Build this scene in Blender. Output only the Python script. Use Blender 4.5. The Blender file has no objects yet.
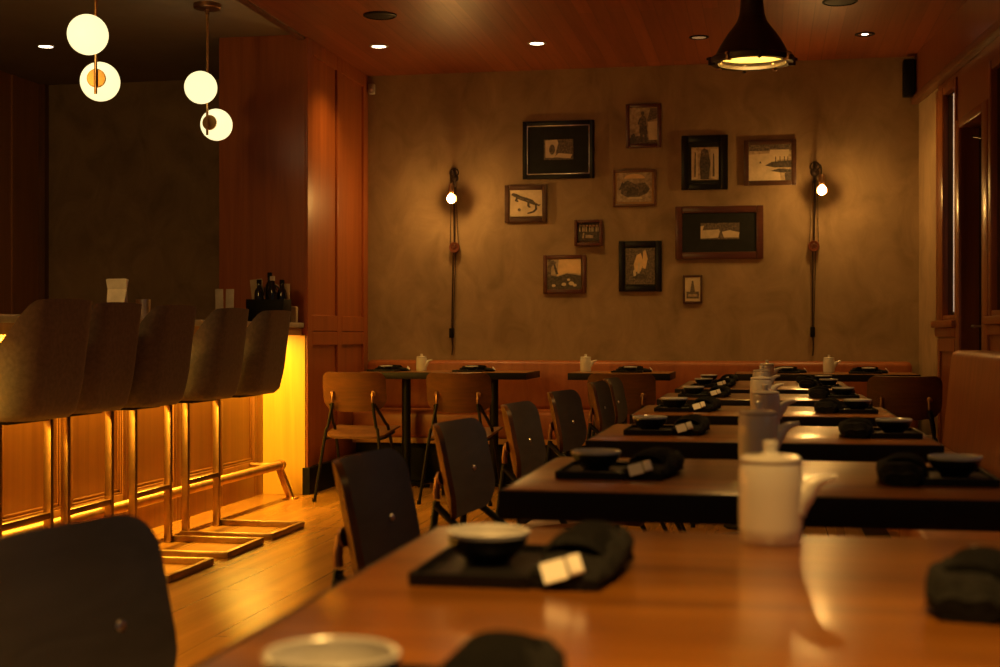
import bpy, bmesh, math, random
from mathutils import Vector, Matrix
random.seed(7)
PI = math.pi
sc = bpy.context.scene
COL = sc.collection

# ------------------------------------------------------------------ helpers
def link(o, parent=None):
    COL.objects.link(o)
    if parent is not None:
        o.parent = parent
    return o

def obj(name, bm, mats, parent=None, smooth=True, loc=(0, 0, 0), rotz=0.0, angle=35):
    me = bpy.data.meshes.new(name)
    bmesh.ops.recalc_face_normals(bm, faces=bm.faces)
    bm.to_mesh(me)
    bm.free()
    if not isinstance(mats, (list, tuple)):
        mats = [mats]
    for m in mats:
        me.materials.append(m)
    if smooth:
        for p in me.polygons:
            p.use_smooth = True
        try:
            me.set_sharp_from_angle(angle=math.radians(angle))
        except Exception:
            pass
    o = bpy.data.objects.new(name, me)
    o.location = loc
    o.rotation_euler = (0, 0, rotz)
    return link(o, parent)

def tag(o, label, cat, group=None):
    o['label'] = label
    o['category'] = cat
    if group:
        o['group'] = group
    return o

def thing(name, label, cat, loc=(0, 0, 0), rotz=0.0, group=None):
    o = bpy.data.objects.new(name, None)
    o.empty_display_size = 0.1
    o.location = loc
    o.rotation_euler = (0, 0, rotz)
    link(o)
    return tag(o, label, cat, group)

def struct(name, bm, mats, smooth=False, loc=(0, 0, 0), rotz=0.0, parent=None):
    o = obj(name, bm, mats, parent, smooth, loc, rotz)
    if parent is None:
        o['kind'] = 'structure'
    return o

def struct_empty(name, loc=(0, 0, 0), rotz=0.0):
    o = bpy.data.objects.new(name, None)
    o.location = loc
    o.rotation_euler = (0, 0, rotz)
    o['kind'] = 'structure'
    return link(o)

def copy_tree(o, parent=None):
    c = o.copy()
    COL.objects.link(c)
    if parent is not None:
        c.parent = parent
    for ch in [x for x in o.children]:
        copy_tree(ch, c)
    return c

def dup(root, loc, rotz, label, group=None):
    r = copy_tree(root)
    r.location = loc
    r.rotation_euler = (0, 0, rotz)
    r['label'] = label
    if group:
        r['group'] = group
    return r

def box(bm, x0, x1, y0, y1, z0, z1, bevel=0.0, M=None, mi=0, seg=2):
    vs = [bm.verts.new((x, y, z)) for x in (x0, x1) for y in (y0, y1) for z in (z0, z1)]
    q = [(0, 1, 3, 2), (4, 6, 7, 5), (0, 4, 5, 1), (2, 3, 7, 6), (0, 2, 6, 4), (1, 5, 7, 3)]
    fs = [bm.faces.new([vs[i] for i in f]) for f in q]
    for f in fs:
        f.material_index = mi
    geom_v = vs
    if bevel > 0:
        es = list({e for f in fs for e in f.edges})
        r = bmesh.ops.bevel(bm, geom=es, offset=bevel, segments=seg, profile=0.5, affect='EDGES', clamp_overlap=True)
        geom_v = list({v for f in r['faces'] for v in f.verts} | {v for v in vs if v.is_valid})
        for f in r['faces']:
            f.material_index = mi
    if M is not None:
        bmesh.ops.transform(bm, matrix=M, verts=[v for v in geom_v if v.is_valid])
    return geom_v

def lathe(bm, prof, seg=32, M=None, mi=0, cap0=True, cap1=True):
    rings, allv = [], []
    for r, z in prof:
        if r < 1e-6:
            v = bm.verts.new((0, 0, z)); rings.append([v]); allv.append(v)
        else:
            ring = [bm.verts.new((r * math.cos(2 * PI * i / seg), r * math.sin(2 * PI * i / seg), z)) for i in range(seg)]
            rings.append(ring); allv += ring
    fs = []
    for a, b in zip(rings[:-1], rings[1:]):
        for i in range(seg):
            j = (i + 1) % seg
            if len(a) == 1 and len(b) == 1:
                continue
            if len(a) == 1:
                fs.append(bm.faces.new((a[0], b[i], b[j])))
            elif len(b) == 1:
                fs.append(bm.faces.new((a[i], a[j], b[0])))
            else:
                fs.append(bm.faces.new((a[i], a[j], b[j], b[i])))
    if cap0 and len(rings[0]) > 1:
        fs.append(bm.faces.new(rings[0]))
    if cap1 and len(rings[-1]) > 1:
        fs.append(bm.faces.new(rings[-1]))
    for f in fs:
        f.material_index = mi
    if M is not None:
        bmesh.ops.transform(bm, matrix=M, verts=allv)
    return allv

def tube(bm, pts, r, seg=10, mi=0, caps=True, flat=None):
    """sweep a circle (or radii list) along points"""
    pts = [Vector(p) for p in pts]
    n = len(pts)
    rs = r if isinstance(r, (list, tuple)) else [r] * n
    rings = []
    up = None
    for i, p in enumerate(pts):
        if i == 0:
            t = pts[1] - pts[0]
        elif i == n - 1:
            t = pts[-1] - pts[-2]
        else:
            t = (pts[i + 1] - p).normalized() + (p - pts[i - 1]).normalized()
        t.normalize()
        if up is None:
            a = Vector((0, 0, 1)) if abs(t.z) < 0.9 else Vector((1, 0, 0))
            u = t.cross(a).normalized()
        else:
            u = (up - t * up.dot(t)).normalized()
        up = u
        w = t.cross(u)
        fl = flat if flat else (1, 1)
        rings.append([bm.verts.new(p + (u * math.cos(2 * PI * k / seg) * fl[0] + w * math.sin(2 * PI * k / seg) * fl[1]) * rs[i]) for k in range(seg)])
    fs = []
    for a, b in zip(rings[:-1], rings[1:]):
        for k in range(seg):
            l = (k + 1) % seg
            fs.append(bm.faces.new((a[k], a[l], b[l], b[k])))
    if caps:
        fs.append(bm.faces.new(rings[0])); fs.append(bm.faces.new(rings[-1]))
    for f in fs:
        f.material_index = mi
    return rings

def smooth_path(pts, n=6):
    """Catmull-Rom through the points"""
    P = [Vector(p) for p in pts]
    P = [P[0] * 2 - P[1]] + P + [P[-1] * 2 - P[-2]]
    out = []
    for i in range(1, len(P) - 2):
        for k in range(n):
            t = k / n
            a, b, c, d = P[i - 1], P[i], P[i + 1], P[i + 2]
            out.append(0.5 * ((2 * b) + (c - a) * t + (2 * a - 5 * b + 4 * c - d) * t * t + (3 * b - a - 3 * c + d) * t ** 3))
    out.append(P[-2])
    return out

def poly(bm, pts, y, mi=0, depth=0.0):
    """flat polygon in the x-z plane at depth y"""
    f = bm.faces.new([bm.verts.new((x, y, z)) for x, z in pts])
    f.material_index = mi
    return f

def T(x, y, z):
    return Matrix.Translation((x, y, z))
def R(a, ax):
    return Matrix.Rotation(a, 4, ax)

# ------------------------------------------------------------------ materials
def new_mat(name):
    m = bpy.data.materials.new(name)
    m.use_nodes = True
    nt = m.node_tree
    b = nt.nodes['Principled BSDF']
    return m, nt, b

def setp(b, **k):
    names = {'base': 'Base Color', 'rough': 'Roughness', 'metal': 'Metallic', 'spec': 'Specular IOR Level', 'coat': 'Coat Weight',
             'coatr': 'Coat Roughness', 'emit': 'Emission Color', 'es': 'Emission Strength', 'sheen': 'Sheen Weight', 'trans': 'Transmission Weight', 'ior': 'IOR'}
    for n, v in k.items():
        if n in ('base', 'emit'):
            v = (*v, 1)
        b.inputs[names[n]].default_value = v

def noise_mat(name, c0, c1, scale=(8, 8, 8), detail=6, rough=0.5, bump=0.0, lo=0.35, hi=0.65, roughvar=0.0, dist=0.0, **k):
    m, nt, b = new_mat(name)
    tc = nt.nodes.new('ShaderNodeTexCoord')
    mp = nt.nodes.new('ShaderNodeMapping')
    mp.inputs['Scale'].default_value = scale
    nz = nt.nodes.new('ShaderNodeTexNoise')
    nz.inputs['Scale'].default_value = 1.0
    nz.inputs['Detail'].default_value = detail
    nz.inputs['Roughness'].default_value = 0.6
    nz.inputs['Distortion'].default_value = dist
    cr = nt.nodes.new('ShaderNodeValToRGB')
    cr.color_ramp.elements[0].position = lo
    cr.color_ramp.elements[0].color = (*c0, 1)
    cr.color_ramp.elements[1].position = hi
    cr.color_ramp.elements[1].color = (*c1, 1)
    L = nt.links.new
    L(tc.outputs['Object'], mp.inputs['Vector'])
    L(mp.outputs['Vector'], nz.inputs['Vector'])
    L(nz.outputs['Fac'], cr.inputs['Fac'])
    L(cr.outputs['Color'], b.inputs['Base Color'])
    setp(b, rough=rough, **k)
    if roughvar:
        mr = nt.nodes.new('ShaderNodeMapRange')
        mr.inputs['To Min'].default_value = rough - roughvar
        mr.inputs['To Max'].default_value = rough + roughvar
        L(nz.outputs['Fac'], mr.inputs['Value'])
        L(mr.outputs['Result'], b.inputs['Roughness'])
    if bump:
        bp = nt.nodes.new('ShaderNodeBump')
        bp.inputs['Strength'].default_value = bump
        bp.inputs['Distance'].default_value = 0.01
        L(nz.outputs['Fac'], bp.inputs['Height'])
        L(bp.outputs['Normal'], b.inputs['Normal'])
    return m

def plain(name, c, rough=0.5, **k):
    d = [max(0, x * 0.85) for x in c]
    e = [min(1, x * 1.12) for x in c]
    return noise_mat(name, d, e, (14, 14, 14), 3, rough, **k)

MORT = {'ceiling_planks': .62, 'floor_boards': .7}
def wood(name, c0, c1, axis='x', s=1.0, rough=0.4, bump=0.05, planks=None, **k):
    """wood with grain along axis; planks = (width, axis across, gap colour factor, plank length)"""
    m, nt, b = new_mat(name)
    L = nt.links.new
    tc = nt.nodes.new('ShaderNodeTexCoord')
    mp = nt.nodes.new('ShaderNodeMapping')
    sc_ = {'x': (1.2, 22, 22), 'y': (22, 1.2, 22), 'z': (22, 22, 1.2)}[axis]
    mp.inputs['Scale'].default_value = [v * s for v in sc_]
    L(tc.outputs['Object'], mp.inputs['Vector'])
    nz = nt.nodes.new('ShaderNodeTexNoise')
    nz.inputs['Scale'].default_value = 1.0
    nz.inputs['Detail'].default_value = 5
    nz.inputs['Roughness'].default_value = 0.65
    nz.inputs['Distortion'].default_value = 0.6
    L(mp.outputs['Vector'], nz.inputs['Vector'])
    cr = nt.nodes.new('ShaderNodeValToRGB')
    cr.color_ramp.elements[0].position = 0.3
    cr.color_ramp.elements[0].color = (*c0, 1)
    cr.color_ramp.elements[1].position = 0.7
    cr.color_ramp.elements[1].color = (*c1, 1)
    L(nz.outputs['Fac'], cr.inputs['Fac'])
    col = cr.outputs['Color']
    height = nz.outputs['Fac']
    if planks:
        w, ln, rot, var = planks
        br = nt.nodes.new('ShaderNodeTexBrick')
        br.offset = 0.37
        br.inputs['Scale'].default_value = 1.0
        br.inputs['Brick Width'].default_value = ln
        br.inputs['Row Height'].default_value = w
        br.inputs['Mortar Size'].default_value = 0.0035
        br.inputs['Mortar Smooth'].default_value = 0.3
        br.inputs['Color1'].default_value = (1, 1, 1, 1)
        br.inputs['Color2'].default_value = (var, var, var, 1)
        mt = MORT.get(name, .4); br.inputs['Mortar'].default_value = (mt, mt, mt, 1)
        m2 = nt.nodes.new('ShaderNodeMapping')
        m2.inputs['Rotation'].default_value = rot
        L(tc.outputs['Object'], m2.inputs['Vector'])
        L(m2.outputs['Vector'], br.inputs['Vector'])
        mx = nt.nodes.new('ShaderNodeMix')
        mx.data_type = 'RGBA'
        mx.blend_type = 'MULTIPLY'
        mx.inputs['Factor'].default_value = 1.0
        L(col, mx.inputs['A'])
        L(br.outputs['Color'], mx.inputs['B'])
        col = mx.outputs['Result']
    L(col, b.inputs['Base Color'])
    setp(b, rough=rough, **k)
    if bump:
        bp = nt.nodes.new('ShaderNodeBump')
        bp.inputs['Strength'].default_value = bump
        bp.inputs['Distance'].default_value = 0.004
        L(height, bp.inputs['Height'])
        L(bp.outputs['Normal'], b.inputs['Normal'])
    return m

def emis(name, c, s):
    m, nt, b = new_mat(name)
    setp(b, base=(0.8, 0.8, 0.8), emit=c, es=s, rough=0.4)
    return m

M = {}
M['plaster'] = noise_mat('brown_grey_plaster', (0.215, 0.143, 0.072), (0.345, 0.234, 0.125), (4.5, 4.5, 3.2), 10, 0.75, 0.12, 0.3, 0.7, dist=0.8, spec=0.25)
M['drywall'] = noise_mat('dull_ceiling_paint', (0.30, 0.25, 0.18), (0.34, 0.285, 0.21), (2, 2, 2), 4, 0.85, spec=0.2)
M['ceiling_wood'] = wood('ceiling_planks', (0.24, 0.062, 0.020), (0.36, 0.105, 0.036), 'y', 0.8, 0.42, 0.05, planks=(0.09, 2.4, (0, 0, PI / 2), 0.72))
M['floor'] = wood('floor_boards', (0.27, 0.118, 0.020), (0.45, 0.212, 0.042), 'y', 0.30, 0.27, 0.10, planks=(0.30, 1.3, (0, 0, PI / 2), 0.9))
M['pillar_wood'] = wood('red_brown_panel', (0.24, 0.060, 0.013), (0.36, 0.100, 0.022), 'z', 0.7, 0.34, 0.03)
M['bar_wood'] = wood('honey_oak', (0.34, 0.165, 0.05), (0.50, 0.27, 0.09), 'z', 0.9, 0.40, 0.03)
M['bar_panel'] = wood('orange_brown_panel', (0.20, 0.073, 0.012), (0.29, 0.115, 0.021), 'z', 0.6, 0.40, 0.02)
M['left_wood'] = wood('brown_wall_panel', (0.30, 0.12, 0.038), (0.42, 0.175, 0.055), 'z', 0.7, 0.35, 0.03)
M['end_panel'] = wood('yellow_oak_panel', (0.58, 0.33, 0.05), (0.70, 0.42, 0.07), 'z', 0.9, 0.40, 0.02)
M['dark_wood'] = wood('dark_stained_wood', (0.10, 0.04, 0.017), (0.19, 0.075, 0.03), 'z', 0.9, 0.35, 0.03)
M['red_trim'] = wood('red_brown_trim', (0.13, 0.038, 0.012), (0.21, 0.065, 0.021), 'z', 0.9, 0.28, 0.02)
M['table_wood'] = wood('varnished_table', (0.13, 0.038, 0.004), (0.43, 0.158, 0.012), 'x', 0.6, 0.28, 0.04, coat=1.0, coatr=0.20)
M['table_edge'] = plain('black_table_edge', (0.008, 0.006, 0.005), 0.45, spec=.2)
M['black_metal'] = plain('black_powdercoat', (0.006, 0.0055, 0.005), 0.45, spec=.2)
M['chair_wood'] = wood('walnut_ply', (0.062, 0.023, 0.007), (0.145, 0.058, 0.017), 'x', 1.0, 0.38, 0.03)
M['chair_face'] = wood('dark_walnut_face', (0.058, 0.050, 0.049), (0.094, 0.080, 0.078), 'x', 1.0, 0.42, 0.03)
M['steel'] = plain('brushed_steel', (0.75, 0.70, 0.62), 0.28, metal=1.0)
M['copper'] = plain('aged_copper', (0.30, 0.16, 0.085), 0.4, metal=1.0)
M['brass'] = plain('brushed_brass', (0.70, 0.42, 0.16), 0.32, metal=1.0)
M['rail_brass'] = plain('soft_brass', (0.66, 0.40, 0.14), 0.45, metal=1.0)
M['bronze'] = plain('stool_bronze', (0.34, 0.21, 0.09), 0.34, metal=1.0)
M['fabric'] = noise_mat('grey_upholstery', (0.115, 0.104, 0.102), (0.155, 0.139, 0.136), (60, 60, 60), 5, 0.85, 0.15, sheen=0.15, spec=0.2)
M['leather'] = noise_mat('tan_leather', (0.23, 0.060, 0.012), (0.33, 0.094, 0.020), (9, 9, 3), 6, 0.42, 0.12, dist=0.8)
M['leather_dark'] = noise_mat('brown_leather', (0.19, 0.060, 0.013), (0.28, 0.094, 0.022), (14, 14, 2.2), 6, 0.42, 0.2, dist=0.6)
M['stone'] = noise_mat('stone_counter', (0.33, 0.28, 0.23), (0.46, 0.40, 0.33), (20, 20, 20), 6, 0.3)
M['ceramic'] = noise_mat('glazed_cream_ceramic', (0.60, 0.56, 0.50), (0.66, 0.62, 0.56), (6, 6, 6), 3, 0.22, coat=0.3, coatr=0.08)
M['bowl_in'] = plain('pale_glaze', (0.52, 0.50, 0.48), 0.22)
M['bowl_out'] = plain('black_glaze', (0.012, 0.011, 0.011), 0.3)
M['tray'] = plain('black_lacquer_tray', (0.008, 0.007, 0.007), 0.45, spec=.2)
M['napkin'] = noise_mat('black_cotton', (0.008, 0.0075, 0.007), (0.016, 0.015, 0.014), (90, 90, 90), 4, 0.9, 0.2, spec=0.1)
M['paper'] = plain('white_paper', (0.72, 0.68, 0.62), 0.7)
M['cream'] = plain('cream_card', (0.46, 0.36, 0.22), 0.7)
M['black'] = plain('matte_black', (0.005, 0.0045, 0.004), 0.5, spec=.12)
M['iron'] = plain('dark_iron', (0.045, 0.028, 0.018), 0.45, metal=0.6)
M['grey_plastic'] = plain('grey_plastic', (0.42, 0.37, 0.31), 0.5)
M['enamel'] = plain('white_enamel', (0.75, 0.60, 0.24), 0.35)
M['glass_dark'] = plain('dark_window_glass', (0.012, 0.012, 0.012), 0.06)
M['bottle'] = plain('dark_bottle_glass', (0.010, 0.010, 0.012), 0.08)
M['globe'] = emis('globe_glow', (1.0, 0.84, 0.42), 1.35)
M['bulb'] = emis('filament_bulb_glow', (1.0, 0.52, 0.13), 440.0)
M['lamp_bulb'] = emis('pendant_bulb_glow', (1.0, 0.72, 0.25), 80.0)
M['led'] = emis('led_glow', (1.0, 0.66, 0.26), 10.0)
M['downlight'] = emis('downlight_glow', (1.0, 0.80, 0.52), 9.0)
M['downlight_dim'] = emis('downlight_faint', (1.0, 0.75, 0.45), 0.06)
M['daylight'] = emis('daylight_gap', (0.95, 0.85, 0.72), 0.22)

CZ = 2.87           # wooden ceiling
YB = 9.75           # back wall
# ------------------------------------------------------------------ room
bm = bmesh.new(); box(bm, -5.6, 3.2, -2.5, YB + .2, -0.1, 0.0)
struct('floor', bm, M['floor'])
bm = bmesh.new(); box(bm, -2.86, 3.2, -2.5, YB + .2, CZ, CZ + .12)
struct('ceiling', bm, M['ceiling_wood'])
bm = bmesh.new(); box(bm, -5.6, -2.86, -2.5, YB + .2, CZ + .02, CZ + .12)
o = struct('ceiling', bm, M['drywall'])
bm = bmesh.new(); box(bm, -5.6, 3.2, YB, YB + .2, 0.0, CZ + .1)
struct('wall_back', bm, M['plaster'])
bm = bmesh.new(); box(bm, -5.58, -5.38, -2.5, YB, 0.0, CZ + .1)
for k in range(14):
    box(bm, -5.38, -5.368, -2.4 + k * .9, -2.34 + k * .9, 0, CZ + .02)
struct('wall_left', bm, M['left_wood'])
# dark post in the far left corner and a joint in the concrete behind the bar
bm = bmesh.new(); box(bm, -5.38, -5.33, YB - .06, YB, 0, CZ + .02)
struct('trim_1', bm, M['dark_wood'])
bm = bmesh.new(); box(bm, -3.84, -3.79, YB - .012, YB, 0, CZ + .02)
struct('trim_2', bm, M['table_edge'])
# trim between the two ceilings
bm = bmesh.new(); box(bm, -2.89, -2.845, -2.5, 8.40, CZ - .015, CZ + .05, 0.004)
struct('trim_3', bm, M['dark_wood'])

# panelled pillar at the end of the bar
PX0, PX1, PY0 = -3.42, -2.845, 8.40
bm = bmesh.new()
box(bm, PX0, PX1, PY0, YB, 0, CZ + .02, 0.004)
# front face: narrow board joints
for x in (-3.27, -3.12):
    box(bm, x - .003, x + .003, PY0 - .001, PY0 + .003, 1.09, 2.2)
# right face: stiles and rails standing proud around flat panels
fx0, fx1 = PX1 - .002, PX1 + .016
def rf(y0, y1, z0, z1):
    box(bm, fx0, fx1, y0, y1, z0, z1, 0.004)
for y0, y1 in ((8.40, 8.50), (9.02, 9.12), (9.64, 9.75)):
    rf(y0, y1, 0.0, CZ)
for z0, z1 in ((0.0, .16), (0.935, 1.022), (1.026, 1.13), (2.78, CZ)):
    for y0, y1 in ((8.50, 9.02), (9.12, 9.64)):
        rf(y0, y1, z0, z1)
struct('pillar', bm, M['pillar_wood'])
bm = bmesh.new()
box(bm, PX1 - .01, PX1 + .035, PY0 - .012, YB - .05, 0, .17, .003)
box(bm, PX1 - .015, PX1 + .035, PY0 - .018, PY0, 0, .17, .003)
struct('baseboard_left', bm, M['black'])
# honey coloured end panel below the counter, on the front of the pillar
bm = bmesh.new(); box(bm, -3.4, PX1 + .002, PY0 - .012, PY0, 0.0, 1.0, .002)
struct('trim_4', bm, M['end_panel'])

# ------------------------------------------------------------------ right wall (turned a little from the table row)
RW = dict(loc=(1.0, YB, 0), rotz=math.atan2(-.9964, .0844))    # local x runs toward the camera, local -y into the room
bm = bmesh.new()
box(bm, -.05, .62, 0, .2, 0, CZ, mi=0)
def rw(x0, x1, z0, z1, y0=0, y1=.2):
    box(bm, x0, x1, y0, y1, z0, z1, mi=1)
rw(.62, 1.17, 0, 1.05); rw(.62, 1.17, 2.52, CZ)
rw(1.17, 1.27, 0, CZ)
rw(1.27, 1.82, 2.21, CZ)
rw(1.82, 1.97, 0, CZ)
rw(1.97, 3.4, 0, 1.05); rw(1.97, 3.4, 2.45, CZ)
rw(3.4, 4.6, 0, CZ)
rw(4.6, 6.6, 0, 1.05); rw(4.6, 6.6, 2.45, CZ)
rw(6.6, 7.6, 0, CZ)
rw(7.6, 9.6, 0, 1.05); rw(7.6, 9.6, 2.45, CZ)
rw(9.6, 12.3, 0, CZ)
struct('wall_right', bm, [M['plaster'], M['red_trim']], **RW)
# wood clad bulkhead and its dark moulding
bm = bmesh.new(); box(bm, 0.0, 12.2, -.035, 0.0, 2.60, CZ, .004)
struct('trim_5', bm, M['red_trim'], **RW)
bm = bmesh.new(); box(bm, 0.0, 12.2, -.055, 0.0, 2.545, 2.60, .012)
struct('trim_6', bm, M['dark_wood'], smooth=True, **RW)

def window(n, u0, u1, z0, z1, mul, gap=None, f0=.05, f1=.05):
    w = struct_empty('window_%d' % n, **RW)
    b = bmesh.new()
    f = .05
    box(b, u0, u0 + f0, -.014, .06, z0, z1, .008); box(b, u1 - f1, u1, -.010, .06, z0, z1, .006)
    box(b, u0 + f0, u1 - f1, -.010, .06, z1 - f, z1, .006); box(b, u0 + f0, u1 - f1, -.010, .06, z0, z0 + .03, .006)
    for m_ in mul:
        box(b, m_ - .02, m_ + .02, -.004, .05, z0 + .03, z1 - f, .006)
    obj('window_frame', b, M['red_trim'], w)
    b = bmesh.new(); box(b, u0 + f0, u1 - f1, .022, .03, z0 + .03, z1 - f)
    obj('pane', b, M['glass_dark'], w, smooth=False)
    b = bmesh.new(); box(b, u0 - .02, u1 + .02, -.040, 0.02, z0 - .045, z0, .008)
    box(b, u0 - .01, u1 + .01, -.020, 0.0, z0 - .10, z0 - .045, .006)
    obj('window_sill', b, M['red_trim'], w)
    if gap:
        b = bmesh.new(); box(b, gap[0], gap[1], .014, .0218, z0 + .05, z1 - f - .02)
        obj('daylight_slit', b, M['daylight'], w, smooth=False)
    return w
window(1, .62, 1.17, 1.09, 2.52, (), gap=(.992, 1.022), f0=.19, f1=.04)
window(2, 1.97, 3.4, 1.10, 2.45, (2.6,))
window(3, 4.6, 6.6, 1.10, 2.45, (5.6,))
window(4, 7.6, 9.6, 1.10, 2.45, (8.6,))
# inset panel below window 1
bm = bmesh.new()
for a in ((.66, .72, .12, .98), (1.08, 1.14, .12, .98), (.72, 1.08, .90, .98), (.72, 1.08, .12, .22)):
    box(bm, a[0], a[1], -.012, 0, a[2], a[3], .003)
struct('trim_7', bm, M['red_trim'], **RW)
d = struct_empty('door_1', **RW)
bm = bmesh.new()
box(bm, 1.17, 1.27, -.016, .12, 0, 2.26, .012); box(bm, 1.82, 1.95, -.016, .12, 0, 2.26, .012)
box(bm, 1.27, 1.82, -.016, .12, 2.20, 2.26, .012)
obj('door_frame', bm, M['red_trim'], d)
bm = bmesh.new()
box(bm, 1.275, 1.815, .10, .14, 0.005, 2.195, .003)
for z0, z1 in ((.15, 1.0), (1.12, 2.06)):
    box(bm, 1.36, 1.73, .094, .101, z0, z1, .003)
obj('door_leaf', bm, M['black'], d)
bm = bmesh.new(); box(bm, 1.52, 1.80, .06, .10, 2.08, 2.13, .006); tube(bm, [(1.55, .08, 2.10), (1.35, .05, 2.14)], .008)
obj('door_closer', bm, M['iron'], d)
bm = bmesh.new(); tube(bm, smooth_path([(1.34, .10, 1.05), (1.34, .05, 1.05), (1.42, .04, 1.05)]), .009)
obj('door_handle', bm, M['steel'], d)

# ------------------------------------------------------------------ bar
BX = -3.14      # bar face
bar = thing('bar_cabinet', 'honey oak panelled bar front glowing under the counter along left side', 'bar', (BX, 8.385, 0))
bm = bmesh.new()
L0 = -6.9
box(bm, -.30, 0, L0, 0, .0, 1.00)
obj('carcass', bm, M['bar_panel'], bar, smooth=False)
ys = [-.10 - .60 * k for k in range(12)]
for k in range(11):
    y1, y0 = -.10 - .60 * k, -.10 - .60 * (k + 1)
    bm = bmesh.new()
    a0, a1 = y0 + .045, y1 - .045
    for (p0, p1, q0, q1) in ((y0 + .0005, a0, .0, .985), (a1, y1 - .0005, .0, .985), (a0, a1, .90, .985), (a0, a1, .0, .215)):
        box(bm, 0.0, .018, p0, p1, q0, q1, .002)
    # two steps of moulding round the recess
    for off, hgt in ((.0, .012), (.016, .007)):
        for (p0, p1, q0, q1) in ((a0 + off, a0 + off + .012, .215 + off, .90 - off), (a1 - off - .012, a1 - off, .215 + off, .90 - off),
                                 (a0 + off, a1 - off, .90 - off - .012, .90 - off), (a0 + off, a1 - off, .215 + off, .215 + off + .012)):
            box(bm, 0.0, hgt, p0, p1, q0, q1, .003)
    obj('panel', bm, M['bar_panel'], bar)
bm = bmesh.new(); box(bm, 0.0, .02, -.099, 0.0, 0, .985, .002)
obj('end_stile', bm, M['bar_panel'], bar)
top = thing('counter', 'grey stone bar counter with wooden apron, along the left behind the stools', 'counter', (BX, 8.39, 1.0))
bm = bmesh.new(); box(bm, -.42, .29, L0, 0, .046, .078, .004)
obj('slab', bm, M['stone'], top)
bm = bmesh.new(); box(bm, .245, .275, L0, 0, .0, .046, .003); box(bm, -.30, .245, L0, 0, .028, .046)
obj('apron', bm, M['bar_wood'], top)
bm = bmesh.new(); box(bm, .075, .10, L0 + .05, -.03, .014, .028, .003)
obj('light_strip', bm, M['led'], top)
rail = thing('foot_rail', 'brass foot rail on slanted brackets running along the bar front', 'rail', (-2.93, 8.19, 0))
bm = bmesh.new(); tube(bm, [(0, 0.0, .205), (0, -6.5, .205)], .026, 16)
obj('rail_tube', bm, M['rail_brass'], rail)
for yy in (-.02, -2.35, -4.6):
    bm = bmesh.new()
    box(bm, -.02, .02, -.02, .02, 0, .19, .004, M=T(.07, yy, 0) @ R(-.37, 'Y'))
    box(bm, .03, .11, yy - .04, yy + .04, 0, .008, .002)
    tube(bm, [(-.188, yy, .205), (0, yy, .205)], .012)
    lathe(bm, [(.034, -.02), (.034, .02)], 16, M=T(0, yy, .205) @ R(PI / 2, 'X'))
    obj('bracket', bm, M['brass'], rail)

# ------------------------------------------------------------------ bar stools
def shell_mesh():
    bm = bmesh.new()
    W, Rr, Db, F = .222, .10, -.245, .20           # half width, corner radius, back, front
    path = []
    def arc(cx, cy, a0, a1, n):
        return [(cx + Rr * math.cos(a0 + (a1 - a0) * i / n), cy + Rr * math.sin(a0 + (a1 - a0) * i / n)) for i in range(n + 1)]
    for i in range(7):
        path.append((W, F - (F - (Db + Rr)) * i / 7))
    path += arc(W - Rr, Db + Rr, 0, -PI / 2, 8)
    for i in range(1, 8):
        path.append((W - Rr - (2 * W - 2 * Rr) * i / 8, Db))
    path += arc(-W + Rr, Db + Rr, -PI / 2, -PI, 8)
    for i in range(1, 8):
        path.append((-W, (Db + Rr) + (F - (Db + Rr)) * i / 7))
    n = len(path)
    def ztop(x, y):
        # high across the back, dropping quickly round the corner to a low arm
        t = (y - (Db + .02)) / .14
        t = max(0, min(1, t)); s = t * t * (3 - 2 * t)
        z = 1.125 - .185 * s
        u = max(0, (y + .02) / .22)
        return z - .09 * u - .008 * (x / W) ** 2
    NR = 10
    def surf(off):
        rows = []
        for j in range(NR + 1):
            row = []
            for i, (x, y) in enumerate(path):
                zt = ztop(x, y)
                t = j / NR
                z = .725 + (zt - .725) * t
                h = (z - .725) / .40
                k = .955 + .045 * min(1, h * 4)
                k2 = 1 - .0 * h
                px_, py_ = x * k, y * k
                # normal direction in plan
                a = path[max(0, i - 1)]; b = path[min(n - 1, i + 1)]
                tx, ty = b[0] - a[0], b[1] - a[1]
                l = math.hypot(tx, ty)
                nx, ny = ty / l, -tx / l
                if nx * x + ny * y < 0:
                    nx, ny = -nx, -ny
                lean = .05 * h * max(0, min(1, (-y + .02) / .2))
                row.append(bm.verts.new((px_ - nx * off, py_ - ny * off - lean, z - (.012 if (off > 0 and j == NR) else 0))))
            rows.append(row)
        return rows
    O = surf(0.0); I = surf(.04)
    for j in range(NR):
        for i in range(n - 1):
            bm.faces.new((O[j][i], O[j][i + 1], O[j + 1][i + 1], O[j + 1][i]))
            bm.faces.new((I[j][i], I[j + 1][i], I[j + 1][i + 1], I[j][i + 1]))
    for i in range(n - 1):
        bm.faces.new((O[NR][i], O[NR][i + 1], I[NR][i + 1], I[NR][i]))
    for j in range(NR):
        bm.faces.new((O[j][0], O[j + 1][0], I[j + 1][0], I[j][0]))
        bm.faces.new((O[j][-1], I[j][-1], I[j + 1][-1], O[j + 1][-1]))
    # underside, drawn in below the walls
    low = [bm.verts.new((v.co.x * .9, v.co.y * .9, .702)) for v in O[0]]
    for i in range(n - 1):
        bm.faces.new((O[0][i + 1], O[0][i], low[i], low[i + 1]))
    bm.faces.new([O[0][0], I[0][0], I[0][-1], O[0][-1], low[-1], low[0]])
    bm.faces.new(low)
    bm.faces.new([v for v in reversed(I[0])])
    return bm

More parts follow.
